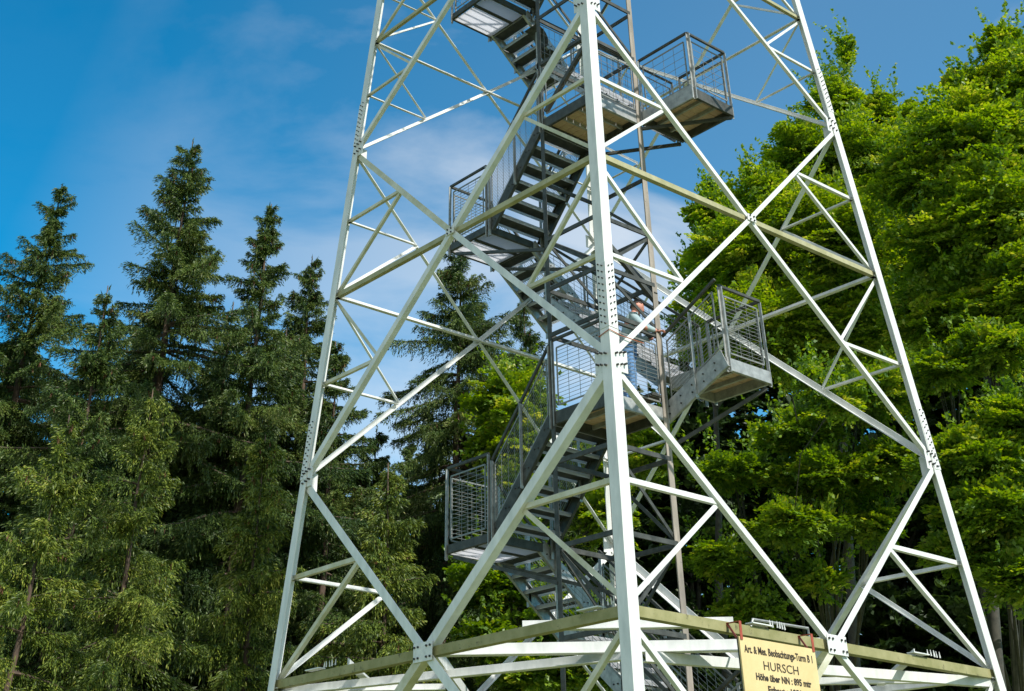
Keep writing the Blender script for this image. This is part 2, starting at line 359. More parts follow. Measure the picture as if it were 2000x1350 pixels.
def railing(parent, pts, h=1.12, posts=None, low=0.10, mesh=True, m='galv', gap=.058):
    """railing along a polyline of floor points: top rail, posts and wire infill panels"""
    pts = [V(p) for p in pts]; up = V((0, 0, 1))
    top = MB(); 
    for p, q in zip(pts, pts[1:]):
        sd = (q - p).cross(up)
        top.bar(p + up * h, q + up * h, up, .045, .04)
    top.build('handrail', M['galv_dark'], parent, bevel=.004)
    po = posts if posts is not None else pts
    for i, p in enumerate(po):
        p = V(p); k = min(i, len(pts) - 2); sd = (pts[k + 1] - pts[k]).cross(up).normalized(); pm = MB()
        pm.bar(p - up * .2, p + up * (h - .02), sd, .012, .05); pm.bar(p - up * .2, p + up * (h - .02), sd, .05, .012, off=(.025, .019))
        pm.build('railing_post', M[m], parent)
    if mesh:
        w_ = MB()
        for p, q in zip(pts, pts[1:]):
            Ln = (q - p).length; ax = (q - p) / Ln
            a = p + ax * .09; b_ = q - ax * .09
            for hh in (low, h - .14):
                w_.bar(a + up * hh, b_ + up * hh, up, .022, .014)
            for e in (a, b_): w_.bar(e + up * low, e + up * (h - .14), ax, .022, .014)
            n = int((h - .24) / gap)
            for i in range(1, n): 
                z = low + (h - .24) * i / n; w_.bar(a + up * z, b_ + up * z, up, .0055, .0055)
            n = max(2, int((b_ - a).length / .20))
            for i in range(1, n):
                e = a.lerp(b_, i / n); w_.bar(e + up * low, e + up * (h - .14), ax, .0055, .0055)
        w_.build('wire_panel', M['wire'], parent)
def landing(x0, x1, y0, y1, z, floor='wood', dirn='x', rails=(), label=None, beam='galv', dep=.17, rh=1.12, side=None, gap=.058):
    e = empty('landing'); e.parent = stair; sl_(e)
    if label: e['label'] = label
    t = .05
    for bi, (lo, hi) in enumerate((((x0, y0, z - dep), (x1, y0 + t, z + .015)), ((x0, y1 - t, z - dep), (x1, y1, z + .015)), ((x0, y0 + t, z - dep), (x0 + t, y1 - t, z + .015)), ((x1 - t, y0 + t, z - dep), (x1, y1 - t, z + .015)))):
        MB().box(lo, hi).build('edge_beam', M[side if (side and bi) else beam], e, bevel=.003)  # with side set, front beam stays light, others take the shaded steel colour
    fl = MB()
    if floor == 'wood':
        n = 7
        for i in range(n):
            if dirn == 'x':
                a = y0 + t + .003 + (y1 - y0 - 2 * t) * i / n; b = y0 + t - .010 + (y1 - y0 - 2 * t) * (i + 1) / n; fl.box((x0 + t + .002, a, z - .035), (x1 - t - .002, b, z))
            else:
                a = x0 + t + .003 + (x1 - x0 - 2 * t) * i / n; b = x0 + t - .010 + (x1 - x0 - 2 * t) * (i + 1) / n; fl.box((a, y0 + t + .002, z - .035), (b, y1 - t - .002, z))
        fl.build('floor_planks', M['wood'], e)
        jo = MB()
        for k in (.33, .66):
            if dirn == 'x': x = x0 + (x1 - x0) * k; jo.box((x - .02, y0 + t, z - .10), (x + .02, y1 - t, z - .037))
            else: y = y0 + (y1 - y0) * k; jo.box((x0 + t, y - .02, z - .10), (x1 - t, y + .02, z - .037))
        jo.build('joist', M['galv'], e)
    else:
        n_ = 6
        for i in range(n_):
            yy = y0 + t + .01 + (y1 - y0 - 2 * t - .02) * i / (n_ - 1); fl.box((x0 + t + .002, yy - .003, z - .03), (x1 - t - .002, yy + .003, z))
        fl.build('floor_grating', M['galv_dark'], e)
        pn = MB(); ym = y0 + (y1 - y0) * .36
        pn.box((x0 + .07, ym + .03, z - .112), (x1 - .06, y1 - .06, z - .100)); pn.box((x0 + .06, y0 + .06, z - .112), (x1 - .06, ym - .04, z - .100))
        pn.build('soffit_panel', M['panel'], e)
        MB().box((x0 + t, ym - .03, z - .13), (x1 - t, ym + .03, z - .099)).build('joist', M['galv_dark'], e)
    for r in rails: railing(e, [(*p, z) for p in r], h=rh, gap=gap)
    return e
def flight(axis, lo, hi, s0, s1, z0, z1, n, rails=(0, 1), rh=1.08, dep=.2, label=None, mtread='galv', gap=.058, ms='galv'):
    """flight along an axis: lo..hi across; s0,z0 bottom to s1,z1 top"""
    e = empty('stair_flight'); e.parent = stair; sl_(e)
    if label: e['label'] = label
    def pt(s, c, z): return V((c, s, z)) if axis == 'y' else V((s, c, z))
    for c in (lo, hi):
        b = MB(); dirn = V((1, 0, 0)) if axis == 'y' else V((0, 1, 0))
        b.bar(pt(s0, c, z0 - .02), pt(s1, c, z1 - .02), dirn, .012, dep)
        for sgn in (-1, 1): b.bar(pt(s0, c, z0 - .02), pt(s1, c, z1 - .02), dirn, .05, .012, off=((.025 if c == lo else -.025), sgn * dep / 2))
        st = b.build('stringer', M[ms], e)
        bo = MB()
        for i in range(n):
            t = (i + .5) / n
            for d_ in (-.04, .04):
                p = pt(s0 + (s1 - s0) * t + d_, c, z0 + (z1 - z0) * t - .03); o_ = dirn * (-1 if c == lo else 1)
                bo.tube([p + o_ * .005, p + o_ * .02], .012, 6)
        bo.build('bolts', M['bolt'], st)
    run = (s1 - s0) / n; sg = 1 if run > 0 else -1
    for i in range(n):
        s = s0 + run * (i + .5); z = z0 + (z1 - z0) * (i + .7) / n
        b = MB(); a, c = s - sg * .13, s + sg * .12
        b.box(tuple(map(min, pt(a, lo + .03, z - .03), pt(c, hi - .03, z))), tuple(map(max, pt(a, lo + .03, z - .03), pt(c, hi - .03, z))))
        tr = b.build('tread', M['galv_dark'], e)
        b = MB(); a2 = s - sg * .132; a3 = s - sg * .172
        b.box(tuple(map(min, pt(a2, lo + .03, z - .055), pt(a3, hi - .03, z + .004))), tuple(map(max, pt(a2, lo + .03, z - .055), pt(a3, hi - .03, z + .004))))
        b.build('nosing', M['panel'], tr)  # translucent sheet used so the tread edge looks bright from below
        b = MB(); a2 = s + sg * .122; a3 = s + sg * .150
        b.box(tuple(map(min, pt(a2, lo + .03, z - .05), pt(a3, hi - .03, z + .004))), tuple(map(max, pt(a2, lo + .03, z - .05), pt(a3, hi - .03, z + .004))))
        b.build('bright_back_strip', M['panel'], tr)  # added pale strip that stands in for the bright light along the tread
    for r in rails:
        c = lo if r == 0 else hi
        P = [pt(s0, c, z0 + .02), pt(s1, c, z1 + .02)]
        railing(e, P, h=rh, gap=gap, posts=[P[0], P[0].lerp(P[1], .5), P[1]])
    return e
for k in range(4):
    d = 5.05 * (k - 1); zc = 3.55 + d; zr = 4.02 + d if k < 2 else (8.62 if k == 2 else 13.75); zl = 7.15 + d
    zlow = 2.10 + d
    storey = ('bottom', 'middle', 'upper', 'topmost')[k]
    landing(-.60, .60, -.60, .60, zc, 'wood', 'x' if k % 2 else 'y', rails=([(-.58, -.58), (.58, -.58)], [(-.58, .56), (-.58, -.58)]), label='square plank landing inside the steel posts, ' + storey + ' one', beam='galv', side='galv_dark', gap=.058 if k < 2 else .16)
    # walkway / short flight to the outrigger landing
    if k == 2:
        b = MB(); b.box((.61, -1.78, zr - .2), (.64, -.62, zr + .06)); e = landing(.645, 1.64, -1.78, -.60, zr, 'wood', 'x', rails=([(.66, -.62), (.66, -1.76), (1.62, -1.76), (1.62, -.7)],), label='outrigger plank landing hanging out in open air on the right of the posts', beam='galv_dark', gap=.13)
        b.build('side_plate', M['galv'], e)
    else:
        e = landing(.66, 1.64, -1.78, -.66, zr, 'wood', 'x', rails=([(.68, -1.76), (1.62, -1.76), (1.62, -.7)],), label='plank landing with wire railing jutting out right of the steel posts, ' + storey + ' one', beam='galv')
        b = MB(); p0, p1 = V((.632, -.50, zc - .06)), V((.632, -1.76, zr + .0)); b.bar(p0, p1, (1, 0, 0), .014, .27); b.bar(p0, p1, (1, 0, 0), .05, .012, off=(.02, .136)); b.bar(p0, p1, (1, 0, 0), .05, .012, off=(.02, -.136))
        st = b.build('side_stringer', M['galv'], e); bo = MB()
        for i in range(5):
            for dz in (-.06, .05):
                p = p0.lerp(p1, (i + .6) / 5.4) + V((-.008, 0, dz)); bo.tube([p, p - V((.016, 0, 0))], .012, 6)
        bo.build('bolts', M['bolt'], st)
        railing(e, [(.645, -.60, zc + .02), (.645, -1.74, zr + .1)], h=1.12, posts=[(.645, -1.17, (zc + zr) / 2)])
        for i in range(2):
            yy = -.72 - .26 * i; MB().box((.30, -.60, zc + .17), (.60, -.10, zc + .20)).build('step', M['galv_dark'], e) if i == 0 else None
    # long flight behind, up towards the far corner
    ztop = zr + 2.1 if k != 2 else zr + 2.45
    flight('y', .68, 1.62, -.52, 2.0, zr, ztop, 10, rails=(0, 1), label='long steep flight of stairs behind the steel posts, ' + storey + ' one', gap=.075 if k < 2 else .2)
    flight('x', 2.02, 3.02, 1.66, .42, ztop + .05, zl, 5, rails=(1,), mtread='galv', label='narrow turning flight below the pale bottomed landing')
    landing(-.64, .42, 2.0, 3.08, zl, 'panel', dep=.11, rails=([(.38, 3.06), (-.62, 3.06), (-.62, 2.04)],), label='landing with pale soffit panels hanging out left of the posts, ' + storey + ' one', beam='galv_dark', rh=1.18, gap=.058 if k < 2 else .14)
    flight('y', -.60, .60, 1.98, .62, zl - 0.02, zc + 5.0, 6, rails=(0, 1), label='open flight rising from the pale landing into the steel posts, ' + storey + ' one', ms='galv_dark', gap=.058 if k < 2 else .3)  # stringers in dark steel, their shade is in the colour
# curved shroud plates beside the upper turning steps
for (x, y, z) in ((.55, 2.0, 11.55), (.9, 2.0, 11.1)):
    b = MB(); 
    for i in range(6):
        a = -.4 + i * .35; p = V((x + .28 * math.cos(a), y, z + .28 * math.sin(a))); q = V((x + .28 * math.cos(a + .35), y, z + .28 * math.sin(a + .35)))
        b.bar(p, q, (0, 1, 0), .35, .01)
    sl_(b.build('curved_shroud', M['galv_dark'], stair))
# supports from stair tower to lattice
for (p, q) in (((.6, -.6, 8.35), (1.6, -1.75, 8.42)), ((.6, .6, 8.35), (1.6, -.6, 8.42)), ((-.6, .6, 6.2), (-.6, 2.9, 6.95)), ((.6, .6, 6.2), (.4, 2.9, 6.95)), ((-.6, .6, 1.2), (-.6, 2.9, 1.93)), ((.6, .6, 1.2), (.4, 2.9, 1.93)), ((.6, -.6, 3.0), (1.6, -1.7, 3.8))):
    b = MB(); b.bar(p, q, (0, 0, 1), .05, .05); sl_(b.build('bracket', M['galv_dark'], stair))

# ------------------------------------------------------------------ sign board hung on the lowest beam
def sign():
    th = math.radians(1.5); e = empty('sign_board', (-1.23, -3.50, -.115), label='cream notice board with black German lettering strapped under the mossy green beam', cat='sign')
    W, Hh = 1.27, 1.0
    b = MB(); b.box((-W / 2, -.012, -Hh), (W / 2, .012, 0)); b.build('board', M['sign'], e, bevel=.003)
    fr = MB(); fr.box((-W / 2 + .002, .013, -Hh), (-W / 2 + .02, .03, 0)); fr.box((W / 2 - .02, .013, -Hh), (W / 2 - .002, .03, 0)); fr.build('backing_frame', M['galv_dark'], e)
    for x in (-W / 2 + .03, W / 2 - .03):
        s = MB(); s.bar((x, -.018, -.03), (x, -.018, .15), (1, 0, 0), .038, .006); s.bar((x, -.02, .15), (x, .16, .15), (1, 0, 0), .038, .006); s.bar((x, .16, .15), (x, .03, -.03), (1, 0, 0), .038, .006)
        s.build('strap', M['red_strap'], e)
    for body, x, z, sz, wid, bold in (('Art. & Mes. Beobachtungs-Turm B 1', 0, -.145, .100, 1.14, .0025), ('HURSCH', 0, -.288, .120, .58, 0), ('Höhe über NN : 895 mtr', .02, -.392, .090, .92, .003), ('Erbaut : 1951', .02, -.505, .095, .55, .003)):
        cu = bpy.data.curves.new('t', 'FONT'); cu.body = body; cu.size = sz; cu.align_x = 'CENTER'; cu.extrude = .001; cu.offset = bold; cu.resolution_u = 3
        to = bpy.data.objects.new('t', cu); COL.objects.link(to)
        dg = bpy.context.evaluated_depsgraph_get(); dg.update(); me = bpy.data.meshes.new_from_object(to.evaluated_get(dg)); bpy.data.objects.remove(to)
        o = link('lettering', me, M['letter'], e); me.materials.clear(); me.materials.append(M['letter'])
        o.location = (x, -.0145, z); o.rotation_euler = (math.pi / 2, 0, 0); o.scale = (wid / max(1e-3, max(v.co.x for v in me.vertices) - min(v.co.x for v in me.vertices)), 1, 1)
    return e
sign()
# guard hoop standing beyond the beam near the sign
gh = empty('guard_hoop', (0, -2.6, -1), label='thin bent steel rail sticking up behind the mossy beam above the sign board', cat='rail')
b = MB(); b.tube([(-.60, 0, 1.12), (-.48, 0, 1.325), (.555, 0, 1.34), (.56, 0, 1.1)], .016, 6); b.build('hoop', M['galv'], gh)
for x, z in ((.56, 1.1), (-.60, 1.12)):
    b = MB(); b.tube([(x, 0, z), (x, 0, -3.1)], .018, 6); b.build('upright', M['galv'], gh)

# ------------------------------------------------------------------ person on the middle landing
def skin_obj(name, nodes, edges, m, parent, lev=2, root=0):
    me = bpy.data.meshes.new(name); me.from_pydata([n[:3] for n in nodes], edges, [])
    o = link(name, me, m, parent)
    sm = o.modifiers.new('s', 'SKIN'); sm.use_smooth_shade = True; sm.branch_smoothing = .4
    for i, n in enumerate(nodes):
        sv = me.skin_vertices[0].data[i]; sv.radius = (n[3], n[4] if len(n) > 4 else n[3]); sv.use_root = (i == root)
    ss = o.modifiers.new('ss', 'SUBSURF'); ss.levels = lev; ss.render_levels = lev
    return o
def person():
    # local frame: +X is the facing direction, feet at z=0
    e = empty('person', (.20, -.24, 3.555), math.radians(-38), label='man in pale blue shirt and jeans leaning on the landing rail, looking down', cat='person')
    body = [(0, 0, .92, .135, .12), (.03, 0, 1.10, .135, .105), (.08, 0, 1.30, .165, .11), (.12, 0, 1.42, .12, .085), (.155, 0, 1.49, .055), (.19, 0, 1.555, .060),
            (0, .10, .88, .088), (.01, .12, .50, .060), (-.01, .13, .27, .052), (-.02, .13, .09, .038), (.10, .15, .04, .035),
            (0, -.10, .88, .088), (.05, -.12, .50, .060), (.04, -.13, .27, .052), (.02, -.13, .09, .038), (.15, -.15, .04, .035),
            (.12, .20, 1.37, .062), (.22, .27, 1.17, .045), (.42, .17, 1.17, .036), (.47, .15, 1.175, .028),
            (.12, -.20, 1.37, .062), (.25, -.27, 1.18, .045), (.44, -.12, 1.19, .036), (.49, -.10, 1.19, .028)]
    ed = [(0, 1), (1, 2), (2, 3), (3, 4), (4, 5), (0, 6), (6, 7), (7, 8), (8, 9), (9, 10), (0, 11), (11, 12), (12, 13), (13, 14), (14, 15), (3, 16), (16, 17), (17, 18), (18, 19), (3, 20), (20, 21), (21, 22), (22, 23)]
    b = skin_obj('body', body, ed, M['skin'], e)
    shirt = [(0.01, 0, .93, .155, .135), (.03, 0, 1.10, .152, .122), (.08, 0, 1.30, .182, .128), (.12, 0, 1.42, .135, .10), (.145, 0, 1.465, .070),
             (.12, .20, 1.37, .078), (.20, .255, 1.22, .064), (.12, -.20, 1.37, .078), (.215, -.255, 1.23, .064), (.30, .23, 1.175, .052), (.33, -.21, 1.185, .052), (.43, .165, 1.172, .044), (.45, -.115, 1.19, .044)]
    skin_obj('shirt', shirt, [(0, 1), (1, 2), (2, 3), (3, 4), (3, 5), (5, 6), (3, 7), (7, 8), (6, 9), (8, 10), (9, 11), (10, 12)], M['shirt'], e)
    tr = [(0, 0, .93, .148, .13), (0, .10, .86, .104), (.01, .12, .50, .078), (-.01, .13, .27, .070), (-.02, .13, .10, .066), (0, -.10, .86, .104), (.05, -.12, .50, .078), (.04, -.13, .27, .070), (.02, -.13, .10, .066)]
    skin_obj('trousers', tr, [(0, 1), (1, 2), (2, 3), (3, 4), (0, 5), (5, 6), (6, 7), (7, 8)], M['jeans'], e)
    for y, x in ((.14, 0), (-.14, .04)):
        skin_obj('shoe', [(x - .05, y, .045, .05), (x + .06, y, .04, .048), (x + .16, y + (.01 if y > 0 else -.01), .035, .04)], [(0, 1), (1, 2)], M['shoe'], e)
    # head with face, bowed forward
    me = bpy.data.meshes.new('head'); bm = bmesh.new(); bmesh.ops.create_uvsphere(bm, u_segments=28, v_segments=20, radius=1)
    for v in bm.verts:
        x, y, z = v.co; jaw = max(0, -z)
        x2 = x * (.098 - .02 * jaw) + .012 * jaw; y2 = y * (.078 - .026 * jaw); z2 = z * .122
        if x > 0:
            a = math.exp(-((y / .2) ** 2)) * math.exp(-(((z + .12) / .22) ** 2)); x2 += .028 * a              # nose
            for s in (-1, 1): x2 -= .012 * math.exp(-(((y - s * .38) / .16) ** 2)) * math.exp(-(((z - .08) / .12) ** 2))   # eye sockets
            x2 += .007 * math.exp(-((z - .28) / .1) ** 2) * math.exp(-(y / .6) ** 2)                         # brow
            x2 += .008 * math.exp(-(((z + .5) / .09) ** 2)) * math.exp(-(y / .28) ** 2)                       # lips
            x2 += .010 * math.exp(-(((z + .85) / .16) ** 2)) * math.exp(-(y / .3) ** 2)                       # chin
        for s in (-1, 1):
            x_ = math.exp(-(((y - s) / .12) ** 2)) * math.exp(-((z / .3) ** 2)) * math.exp(-((x + .1) / .25) ** 2); y2 += s * .022 * x_
        v.co = (x2, y2, z2)
    for f in bm.faces: f.smooth = True
    bm.to_mesh(me); bm.free()
    hd = link('head', me, M['skin'], b); hd.location = (.225, 0, 1.605); hd.rotation_euler = (0, math.radians(26), math.radians(-6))
    me = bpy.data.meshes.new('hair'); bm = bmesh.new(); bmesh.ops.create_uvsphere(bm, u_segments=28, v_segments=18, radius=1)
    bmesh.ops.delete(bm, geom=[v for v in bm.verts if (v.co.z < .30 + .35 * v.co.x if v.co.x > -.2 else v.co.z < -.35)], context='VERTS')
    for v in bm.verts:
        v.co = (v.co.x * .107 - .004, v.co.y * .088, v.co.z * .134 + random.uniform(-.003, .003))
    for f in bm.faces: f.smooth = True
    bm.to_mesh(me); bm.free(); hr = link('hair', me, M['hair'], e); hr.location = hd.location; hr.rotation_euler = hd.rotation_euler
    eb = MB()
    for s in (-1, 1): eb.tube([(.080, s * .018, .030), (.076, s * .042, .032)], .004, 5); 
    eb.build('eyebrows', M['hair'], hd)
    # hands curled over the rail
    for s, (hx, hy, hz) in ((1, (.50, .145, 1.175)), (-1, (.52, -.09, 1.19))):
        n = [(hx - .03, hy, hz, .026, .018), (hx + .02, hy, hz + .006, .036, .014)]; edg = [(0, 1)]
        for i in range(4):
            oy = (i - 1.5) * .019; k = len(n); l = (.9, 1, .96, .78)[i]
            n += [(hx + .05, hy + oy, hz + .004, .0085), (hx + .05 + .026 * l, hy + oy * 1.1, hz - .008, .008), (hx + .05 + .034 * l, hy + oy * 1.1, hz - .034 * l, .007)]
            edg += [(1, k), (k, k + 1), (k + 1, k + 2)]
        k = len(n); n += [(hx + .0, hy - s * .032, hz - .006, .0095), (hx + .03, hy - s * .046, hz - .022, .0085)]; edg += [(1, k), (k, k + 1)]
        skin_obj('hand', n, edg, M['skin'], b, 1)
    return e
person()

# ------------------------------------------------------------------ trees
def quads_mesh(name, P, T, Wd, hl, hw_, tint, m, parent=None):
    """leaf shaped quads: centre P, long axis T, width axis Wd, half length hl, half width hw_"""
    n = len(P); hl = hl[:, None]; hw_ = hw_[:, None]
    v = np.empty((n, 4, 3), np.float32)
    v[:, 0] = P - T * hl; v[:, 1] = P - T * hl * .1 + Wd * hw_; v[:, 2] = P + T * hl; v[:, 3] = P - T * hl * .1 - Wd * hw_
    me = bpy.data.meshes.new(name); me.vertices.add(n * 4); me.vertices.foreach_set('co', v.reshape(-1))
    me.loops.add(n * 4); me.loops.foreach_set('vertex_index', np.arange(n * 4, dtype=np.int32))
    me.polygons.add(n); me.polygons.foreach_set('loop_start', np.arange(0, n * 4, 4, dtype=np.int32)); me.polygons.foreach_set('loop_total', np.full(n, 4, np.int32))
    me.update(calc_edges=True)
    a = me.attributes.new('tint', 'FLOAT', 'FACE'); a.data.foreach_set('value', np.clip(tint, 0, 1).astype(np.float32))
    return link(name, me, m, parent)
def unit(a): return a / np.maximum(np.linalg.norm(a, axis=-1, keepdims=True), 1e-6)
def perp(T, rng):
    r = unit(rng.normal(size=T.shape)); return unit(np.cross(T, r))
def spruce_meshes(name, H, R, seed, slope, dens=1.0, base=.05, leaf=1.0, lean=0, pend=1.0, power=.75):
    rng = np.random.default_rng(seed); PP = []; TT = []; HL = []; HW = []; TN = []
    br = MB()
    zs = []; z = H * base
    while z < H * .985: zs.append(z); z += (.17 + .16 * (1 - z / H)) / dens * rng.uniform(.5, 1.5)
    for z in zs:
        t = z / H
        for bi in range(rng.integers(3, 6) if t < .95 else 3):
            az = rng.uniform(0, 2 * np.pi)
            hz = H - z; Lb = min(R, slope * .50 * hz + .044 * hz ** 1.7 + .05) * (rng.uniform(.6, 1.2) if bi < 3 else rng.uniform(.25, .6)) * (1 + .34 * math.sin(az * 3 + seed * 1.7 + hz * .8) * math.sin(hz * 1.9 + az + seed)) * (1 + .18 * math.sin(az * 2 + seed + z * .9)) + .12
            if t < .35: Lb *= .75 + .25 * t / .35
            up0 = .62 * max(0, 1 - hz / 7) ** 1.2 + .25 * t - .18 + rng.normal() * .10; sag = (.30 + .35 * (1 - t)) * pend
            d = np.array([math.cos(az), math.sin(az), 0]); sd = np.array([-d[1], d[0], 0])
            ns = max(5, int(Lb / .062)); s = np.linspace(.12, 1, ns)
            cx = (d[None] * (Lb * s)[:, None]); cx[:, 2] = z + Lb * (up0 * s - sag * s ** 1.6 * .8 + .28 * sag * s ** 4) ; cx += sd[None] * (Lb * .08 * rng.normal() * s ** 2)[:, None]
            if Lb > .5 and rng.random() < .75:
                idx = np.linspace(0, ns - 1, 4).astype(int); pts = [(0, 0, z)] + [tuple(cx[i]) for i in idx]; r0 = .012 + .012 * Lb
                br.tube(pts, [r0, r0 * .9, r0 * .7, r0 * .45, .004], 4, cap=False)
            bt = rng.normal() * .10
            # side twigs
            for side in (-1, 1):
                tl_ = (.08 + .10 * min(Lb, 1) + .36 * Lb * (1 - s)) * rng.uniform(.6, 1.2, ns); tl_ = np.minimum(tl_, .62)
                dirs = unit(d[None] * .75 + sd[None] * side * rng.uniform(.5, 1.0, (ns, 1)) + np.array([0, 0, -1])[None] * rng.uniform(.05, .5, (ns, 1)) * pend)
                k = 21; u = np.linspace(.03, 1, k)
                pos = cx[:, None] + dirs[:, None] * (tl_[:, None] * u[None])[..., None]
                pos[..., 2] -= (tl_[:, None] * u[None] ** 2) * .35 * pend
                T = np.repeat(dirs[:, None], k, 1); T = T + rng.normal(size=T.shape) * .17; T[..., 2] -= .35 * u[None] * pend
                PP.append((pos + rng.normal(size=pos.shape) * .025).reshape(-1, 3)); TT.append(unit(T.reshape(-1, 3))); n = ns * k
                HL.append(rng.uniform(.030, .056, n) * leaf); HW.append(rng.uniform(.0085, .0135, n) * leaf)
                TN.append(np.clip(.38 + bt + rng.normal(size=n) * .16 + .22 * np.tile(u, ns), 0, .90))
            # hanging strands
            m_ = rng.random(ns) < .95 * (1 - t * .45)
            c2 = cx[m_]
            if len(c2):
                k = 18; hlen = rng.uniform(.2, .75, len(c2)) * (1 - t * .6) * pend; u = np.linspace(.05, 1, k)
                pos = c2[:, None] + np.array([0, 0, -1])[None, None] * (hlen[:, None] * u[None])[..., None]
                off = sd[None] * rng.uniform(-.25, .25, (len(c2), 1)) * Lb * .4; pos = pos + off[:, None]
                n = len(c2) * k; T = np.tile(np.array([0, 0, -1.]), (n, 1)) + rng.normal(size=(n, 3)) * .20
                PP.append(pos.reshape(-1, 3) + rng.normal(size=(n, 3)) * .02); TT.append(unit(T)); HL.append(rng.uniform(.030, .06, n) * leaf); HW.append(rng.uniform(.008, .014, n) * leaf)
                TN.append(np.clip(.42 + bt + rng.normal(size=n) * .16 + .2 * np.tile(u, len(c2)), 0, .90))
            # top shoots
            n = ns; T = np.tile(d + np.array([0, 0, .4]), (n, 1)) + rng.normal(size=(n, 3)) * .3
            PP.append(cx + rng.normal(size=(n, 3)) * .02); TT.append(unit(T)); HL.append(rng.uniform(.06, .12, n) * leaf); HW.append(rng.uniform(.015, .03, n) * leaf); TN.append(np.clip(.3 + rng.normal(size=n) * .15, 0, .9))
            # cones, near the top
            if t > .45 and rng.random() < .55:
                nc = rng.integers(1, 5); p = cx[rng.integers(max(0, ns // 2), ns, nc)]; p = p + np.array([0, 0, -.08]); 
                for q in range(3):
                    T = np.tile(np.array([0, 0, -1.]), (nc, 1)) + rng.normal(size=(nc, 3)) * .15
                    PP.append(p); TT.append(unit(T)); HL.append(np.full(nc, .075) * leaf); HW.append(np.full(nc, .022) * leaf); TN.append(np.full(nc, .985))
    # leader
    n = 24; zz = np.linspace(H - .9, H, n); T = unit(rng.normal(size=(n, 3)) * .5 + np.array([0, 0, 1])); PP.append(np.stack([np.zeros(n), np.zeros(n), zz], 1)); TT.append(T); HL.append(np.full(n, .08)); HW.append(np.full(n, .016)); TN.append(np.full(n, .3))
    P = np.concatenate(PP); T = np.concatenate(TT); Wd = perp(T, rng)
    if lean: P = P.copy(); P[:, 0] += lean * P[:, 2]
    return P, T, Wd, np.concatenate(HL), np.concatenate(HW), np.concatenate(TN), br
def spruce(px, py, D, R, seed, label, H=None, dens=1.0, leaf=1.0, lean=0, power=.75, pend=1.0, base=.05, slope=.40, group='spruces behind the tower', m='needles'):
    r = ray(px, py); h = math.hypot(r.x, r.y); x = CAM.x + D * r.x / h; y = CAM.y + D * r.y / h; top = CAM.z + D * r.z / h
    H = top - GZ
    e = empty('spruce_tree', (x, y, GZ), label=label, cat='tree', group=group)
    P, T, Wd, hl, hw2, tn, br = spruce_meshes('foliage', H, R, seed, slope, dens, base, leaf, lean, pend, power)
    tk = MB(); k = 10; rr = np.random.default_rng(seed)
    tk.tube([(lean * H * i / k + (rr.normal() * .03 if i else 0), rr.normal() * .03 if i else 0, H * i / k) for i in range(k + 1)], [max(.012, .019 * H * (1 - i / k) ** .9 * .62) for i in range(k + 1)], 9)
    tr = tk.build('trunk', M['bark_spruce'], e, smooth=True)
    if lean:
        br.v = [(v[0] + lean * v[2], v[1], v[2]) for v in br.v]
    br.build('boughs', M['bark_spruce'], e)
    quads_mesh('foliage', P, T, Wd, hl, hw2, tn, M[m], e)
    return e
ORD = ['first', 'second', 'third', 'fourth', 'fifth', 'sixth', 'seventh', 'eighth', 'ninth', 'tenth', 'eleventh', 'twelfth']
spruce(378, 272, 32, 3.3, 11, 'tallest dark spruce with a pointed cone hung top, left of the tower')
spruce(122, 360, 34, 2.6, 12, 'ragged spruce at the left edge, second tallest of the left group', lean=-.0)
spruce(527, 398, 31.5, 2.4, 13, 'narrow dark spruce with a slim column top, closest to the left tower leg', slope=.30)
spruce(215, 560, 30, 2.4, 14, 'shorter spruce filling the gap between the two tallest left spruces')
spruce(-60, 420, 33, 2.8, 15, 'spruce mostly cut off by the left picture edge')
spruce(660, 668, 33, 2.1, 16, 'small brownish spruce seen just inside the left tower leg')
spruce(898, 455, 35, 3.3, 17, 'spruce with brown cones on its top seen through the tower middle', pend=1.25, slope=.55)
spruce(1022, 575, 40, 2.5, 18, 'farther spruce peeking out right of the cone topped one in the tower')
spruce(610, 500, 36, 2.3, 19, 'spruce whose tip shows just left of the upper left tower leg')
spruce(300, 760, 26, 2.6, 20, 'nearer low spruce with drooping bright fringes, lower left', pend=1.35, leaf=.85, m='needles_sunlit')
spruce(95, 800, 25, 2.3, 21, 'thin leaning spruce with a bare brown lower trunk, bottom left', lean=.05, dens=.8, leaf=.9, base=.25, m='needles_sunlit')
spruce(760, 905, 29, 2.4, 22, 'low spruce under the patch of sky behind the left tower face', pend=1.3, m='needles_sunlit')
spruce(520, 850, 27.5, 2.4, 23, 'low drooping spruce directly behind the left tower leg', pend=1.35, m='needles_sunlit')
for i, (px, py, D, R) in enumerate(((60, 640, 37, 2.8), (290, 600, 36, 2.8), (455, 590, 36, 2.6), (560, 640, 35, 2.4), (735, 840, 37, 2.2), (845, 800, 38, 2.4), (960, 760, 39, 2.2))):
    spruce(px, py, D, R, 60 + i, ORD[i] + ' spruce from the left in the middle row, between the tall tips', dens=.6, leaf=1.3, group='middle row spruces')
for i, (px, py, D, R) in enumerate(((30, 700, 44, 3.2), (170, 760, 46, 3.2), (300, 680, 48, 3.2), (440, 700, 44, 3.3), (640, 900, 43, 3.0), (800, 860, 45, 3.0), (960, 820, 46, 3.2), (1120, 900, 44, 3.0))):
    spruce(px, py, D, R, 40 + i, ORD[i] + ' spruce from the left in the shaded back row of the wood', dens=.7, leaf=1.35, group='back row spruces')

